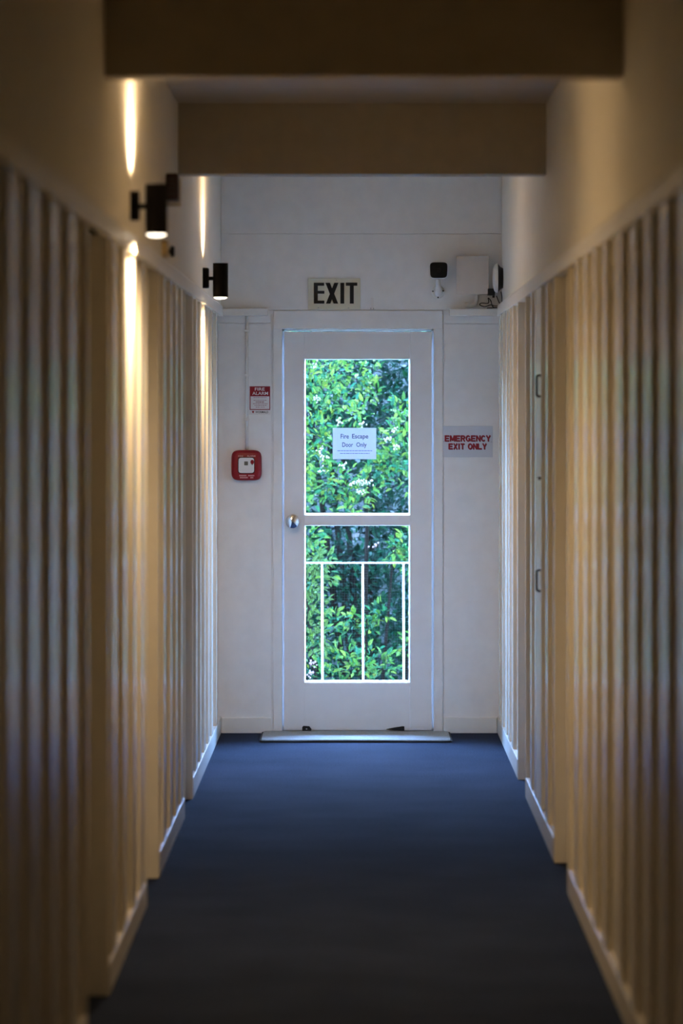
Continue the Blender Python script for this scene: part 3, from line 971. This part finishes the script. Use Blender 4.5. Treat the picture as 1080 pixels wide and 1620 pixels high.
add_prism_y(bm, [(-0.022, 0.0), (0.024, 0.0), (0.024, 0.010), (0.014, 0.024), (-0.016, 0.026), (-0.022, 0.020)], -0.014, 0.014)
link('stopper_body', bm_mesh('stopper_body', bm), 'rubber', st)
lathe('screw', [(0, -0.0152), (0.004, -0.015), (0.0045, -0.013)], 'steel', st, 10, 'Y', (0, 0, 0.012))

# ------------------------------------------------------------------ outside
tag(box('ground', (-14, 14, YE + 0.1, 45, -1.4, -1.2), 'soil'), 'dark soil below the shrubs outside the exit door', 'ground', kind='structure')
bm = bmesh.new()
gx, gy = 26, 14
gv = [[bm.verts.new((-9 + 18 * i / gx, 25.0 + 1.6 * (j / gy) ** 1.6 * 6 + random.uniform(-.12, .12), -1.3 + 6.2 * (j / gy) + random.uniform(-.15, .15))) for i in range(gx + 1)] for j in range(gy + 1)]
for j in range(gy):
    for i in range(gx):
        bm.faces.new((gv[j][i], gv[j][i + 1], gv[j + 1][i + 1], gv[j + 1][i]))
tag(link('backing_bank', bm_mesh('backing_bank', bm, True), 'bank'), 'added dark bank behind the shrubs outside, closing sky gaps between leaves', 'bank', kind='structure')  # bank added to block bright sky showing through the leaves
tag(box('landing', (-1.3, 1.3, YE + 0.1, 20.42, -0.22, -0.1), 'concrete', None, 0.004), 'concrete fire escape landing outside the door', 'landing', kind='structure')
YR = 20.34
rl = empty('railing', (0, YR, -0.1), 'thin white metal railing outside the glazed door', 'railing')
rz = Z(890.5, YR) + 0.1
b0 = Z(1076, YR) + 0.1
for k in range(-6, 7):
    x = X(573.5, YR) + k * 64.3 / F * YR
    tube('baluster', [(x + 0.0035, 0, 0.0), (x, 0, rz - 0.004)], 0.0058, 'outrail', rl, 10)
box('top_rail', (-1.3, 1.3, -0.012, 0.012, rz - 0.0038, rz + 0.0038), 'outrail', rl, 0.0012)
box('bottom_rail', (-1.3, 1.3, -0.010, 0.010, b0 - 0.09, b0 - 0.078), 'railwhite', rl, 0.002)

# leaves
def leaf_shape(L, W):
    v = [(0, 0, 0), (-W * .42, L * .32, W * .16), (0, L * .32, 0), (W * .42, L * .32, W * .16),
         (-W * .36, L * .66, W * .10), (0, L * .66, -L * .03), (W * .36, L * .66, W * .10), (0, L, -L * .12)]
    f = [(0, 2, 1), (0, 3, 2), (1, 2, 5, 4), (2, 3, 6, 5), (4, 5, 7), (5, 6, 7)]
    return v, f
BR = [(0.0075, 0.023, 0.0048), (0.012, 0.030, 0.005), (0.019, 0.037, 0.0052), (0.028, 0.043, 0.0058), (0.0045, 0.020, 0.0062), (0.004, 0.022, 0.009)]
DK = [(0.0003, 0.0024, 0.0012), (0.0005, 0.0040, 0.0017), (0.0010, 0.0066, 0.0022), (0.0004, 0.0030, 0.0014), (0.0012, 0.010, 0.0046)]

def gen_leaves(clumps, tints, size):
    out = []
    for (cx_, cy_, cz_, r, n, bright) in clumps:
        c = Vector((cx_, cy_, cz_))
        for k in range(n):
            d = Vector((random.gauss(0, 1), random.gauss(0, 1), random.gauss(0, 1))).normalized()
            rad = r * random.random() ** 0.45
            p = c + Vector((d.x, d.y * 0.8, d.z)) * rad
            ax = (d * 0.9 + Vector((random.gauss(0, .5), random.gauss(0, .5) - .25, random.gauss(0, .4) + .25))).normalized()
            nr = (Vector((random.gauss(0, .45), random.gauss(0, .45) - 0.45, 0.9)))
            nr = (nr - ax * nr.dot(ax)).normalized()
            sd = ax.cross(nr).normalized()
            sz = size * random.uniform(0.7, 1.25)
            m3 = Matrix((sd, ax, nr)).transposed() * sz
            t = random.choice(tints)
            t = tuple(q * bright * random.uniform(0.85, 1.2) for q in t)
            out.append((p, m3, t))
    return out

def build_leaves(root, leaves, nsep):
    base_v, base_f = leaf_shape(1.0, 0.50)
    # those in the sight line of the door, nearest first, become single leaf parts
    def score(q):
        p = q[0]
        u, v = 566 + F * p.x / p.y, 654 - F * (p.z - EYE) / p.y
        inside = 478 < u < 652 and (562 < v < 820 or 826 < v < 1085)
        return (0 if inside else 1, p.y)
    order = sorted(range(len(leaves)), key=lambda i: score(leaves[i]))
    sep = set(order[:nsep])
    variants = {}
    org = Vector(root.location)
    V, Fc, col = [], [], []
    for i, (p, m3, t) in enumerate(leaves):
        if i in sep:
            key = (round(t[0] * 14), round(t[1] * 10), round(t[2] * 10))
            me = variants.get(key)
            if me is None:
                me = bpy.data.meshes.new('leaf')
                me.from_pydata(base_v, [], base_f)
                ca = me.color_attributes.new('tint', 'FLOAT_COLOR', 'POINT')
                for d in ca.data:
                    d.color = (*t, 1)
                me.materials.append(M['leaf'])
                variants[key] = me
            o = bpy.data.objects.new('leaf', me)
            C.objects.link(o)
            o.parent = root
            o.matrix_local = Matrix.Translation(p - org) @ m3.to_4x4()
        else:
            n0 = len(V)
            for q in base_v:
                V.append((m3 @ Vector(q)) + p - org)
                col.append(t)
            for f in base_f:
                Fc.append(tuple(n0 + q for q in f))
    me = bpy.data.meshes.new('foliage')
    me.from_pydata([tuple(v) for v in V], [], Fc)
    ca = me.color_attributes.new('tint', 'FLOAT_COLOR', 'POINT')
    flat = []
    for t in col:
        flat.extend((t[0], t[1], t[2], 1.0))
    ca.data.foreach_set('color', flat)
    tag(link('foliage', me, 'leaf', root), kind='stuff')

def W3(u, v, y):
    return (X(u, y), y, Z(v, y))

# bright flowering shrub close to the railing
clB = []
for u, v, y, r, n in (
    (490, 600, 21.5, .11, 50), (512, 620, 21.4, .12, 60), (497, 650, 21.3, .12, 60), (528, 590, 21.6, .10, 50), (560, 600, 21.6, .10, 46),
    (585, 615, 21.6, .08, 32), (575, 575, 21.8, .10, 40), (505, 575, 21.7, .11, 50), (540, 640, 21.4, .10, 42), (565, 655, 21.3, .08, 34), (500, 690, 21.2, .12, 60),
    (515, 705, 21.25, .08, 30), (490, 735, 21.2, .12, 56), (515, 760, 21.1, .12, 60), (500, 790, 21.1, .10, 40), (545, 770, 21.1, .12, 56),
    (580, 770, 21.15, .10, 46), (555, 800, 21.1, .11, 50), (600, 745, 21.2, .09, 40), (620, 700, 21.3, .11, 56), (640, 680, 21.3, .10, 46),
    (640, 720, 21.2, .11, 56), (615, 735, 21.2, .09, 40), (640, 760, 21.3, .09, 40), (630, 650, 21.5, .08, 34),
    (488, 850, 21.0, .10, 46), (492, 885, 20.9, .11, 56), (510, 890, 20.9, .07, 24), (488, 920, 20.9, .10, 50), (515, 905, 20.95, .07, 22), (490, 955, 20.9, .11, 56),
    (492, 990, 20.9, .11, 52), (505, 1010, 20.9, .08, 30), (490, 1030, 20.95, .10, 44), (530, 985, 21.2, .08, 32), (560, 985, 21.3, .07, 26),
    (540, 1040, 21.1, .10, 48), (565, 1060, 21.0, .10, 46), (585, 1045, 21.1, .09, 40), (610, 1055, 21.2, .09, 36), (525, 1070, 21.0, .10, 44),
    (640, 860, 21.2, .10, 50), (628, 875, 21.2, .07, 26), (650, 890, 21.2, .08, 30), (600, 970, 21.4, .07, 26), (585, 990, 21.4, .06, 20), (645, 1020, 21.5, .08, 26)):
    clB.append((*W3(u, v, y), r, n, 1.0))
for k in range(60):      # the rest of the shrub, to both sides and above
    s = random.choice((-1, 1))
    clB.append((s * random.uniform(.36, 1.2), random.uniform(21.0, 21.7), random.uniform(-.8, 2.3), .13, 34, 1.0))
sh = empty('shrub', (-0.2, 21.7, -1.2), 'bright yellow-green flowering shrub just behind the white railing', 'shrub')
for k in range(9):
    a = random.uniform(-1.1, 1.1)
    pts = [(0.2 + a * .15, random.uniform(-.1, .1), 0.0), (0.2 + a * .5, random.uniform(-.3, .1), 1.0), (0.2 + a * .9, random.uniform(-.4, .0), 2.0 + random.uniform(0, .8))]
    tube('stem', smooth_path(pts, 4), [0.022 - 0.0022 * i for i in range(9)], 'bark', sh, 6)
build_leaves(sh, gen_leaves([(a, b, c, d, int(n * 1.3), e) for a, b, c, d, n, e in clB], BR, 0.049), 300)
bi = 0
for u, v, y, mt_ in ((505, 712, 21.0, 'bud'), (513, 722, 20.98, 'bud'), (508, 745, 20.95, 'bud'), (545, 738, 20.95, 'bud'), (556, 765, 20.9, 'bud'), (566, 762, 20.9, 'bud'), (574, 764, 20.9, 'bud'),
                      (583, 762, 20.95, 'bud'), (573, 778, 20.9, 'bud'), (536, 667, 21.15, 'bud'), (573, 672, 21.1, 'bud'), (623, 681, 21.1, 'bud'), (612, 696, 21.1, 'bud'), (627, 708, 21.05, 'bud'),
                      (500, 632, 21.1, 'bud'), (592, 863, 21.2, 'budpink'), (495, 1050, 20.8, 'budpink'), (490, 1068, 20.8, 'budpink'), (498, 578, 21.5, 'bud')):
    c = Vector(W3(u, v, y)) - Vector(sh.location)
    bm = bmesh.new()
    for k in range(9):
        m = Matrix.Translation(c + Vector((random.gauss(0, .012), random.gauss(0, .01), random.gauss(0, .009)))) @ Matrix.Diagonal((1, 1, 1.4, 1))
        bmesh.ops.create_icosphere(bm, subdivisions=1, radius=random.uniform(.004, .0065), matrix=m)
    link('flower_cluster', bm_mesh('flower_cluster', bm, True), mt_, sh)

# darker evergreen behind
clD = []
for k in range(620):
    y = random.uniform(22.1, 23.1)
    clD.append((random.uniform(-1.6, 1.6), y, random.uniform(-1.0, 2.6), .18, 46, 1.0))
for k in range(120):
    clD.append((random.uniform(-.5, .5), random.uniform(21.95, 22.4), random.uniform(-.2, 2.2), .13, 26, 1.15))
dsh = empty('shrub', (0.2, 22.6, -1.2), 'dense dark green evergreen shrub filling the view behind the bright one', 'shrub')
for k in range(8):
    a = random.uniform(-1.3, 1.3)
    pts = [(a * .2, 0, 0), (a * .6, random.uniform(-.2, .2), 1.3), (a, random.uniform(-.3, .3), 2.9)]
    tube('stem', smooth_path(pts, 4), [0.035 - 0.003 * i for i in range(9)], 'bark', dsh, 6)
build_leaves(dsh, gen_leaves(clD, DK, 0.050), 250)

# tall hedge farther back closes the view
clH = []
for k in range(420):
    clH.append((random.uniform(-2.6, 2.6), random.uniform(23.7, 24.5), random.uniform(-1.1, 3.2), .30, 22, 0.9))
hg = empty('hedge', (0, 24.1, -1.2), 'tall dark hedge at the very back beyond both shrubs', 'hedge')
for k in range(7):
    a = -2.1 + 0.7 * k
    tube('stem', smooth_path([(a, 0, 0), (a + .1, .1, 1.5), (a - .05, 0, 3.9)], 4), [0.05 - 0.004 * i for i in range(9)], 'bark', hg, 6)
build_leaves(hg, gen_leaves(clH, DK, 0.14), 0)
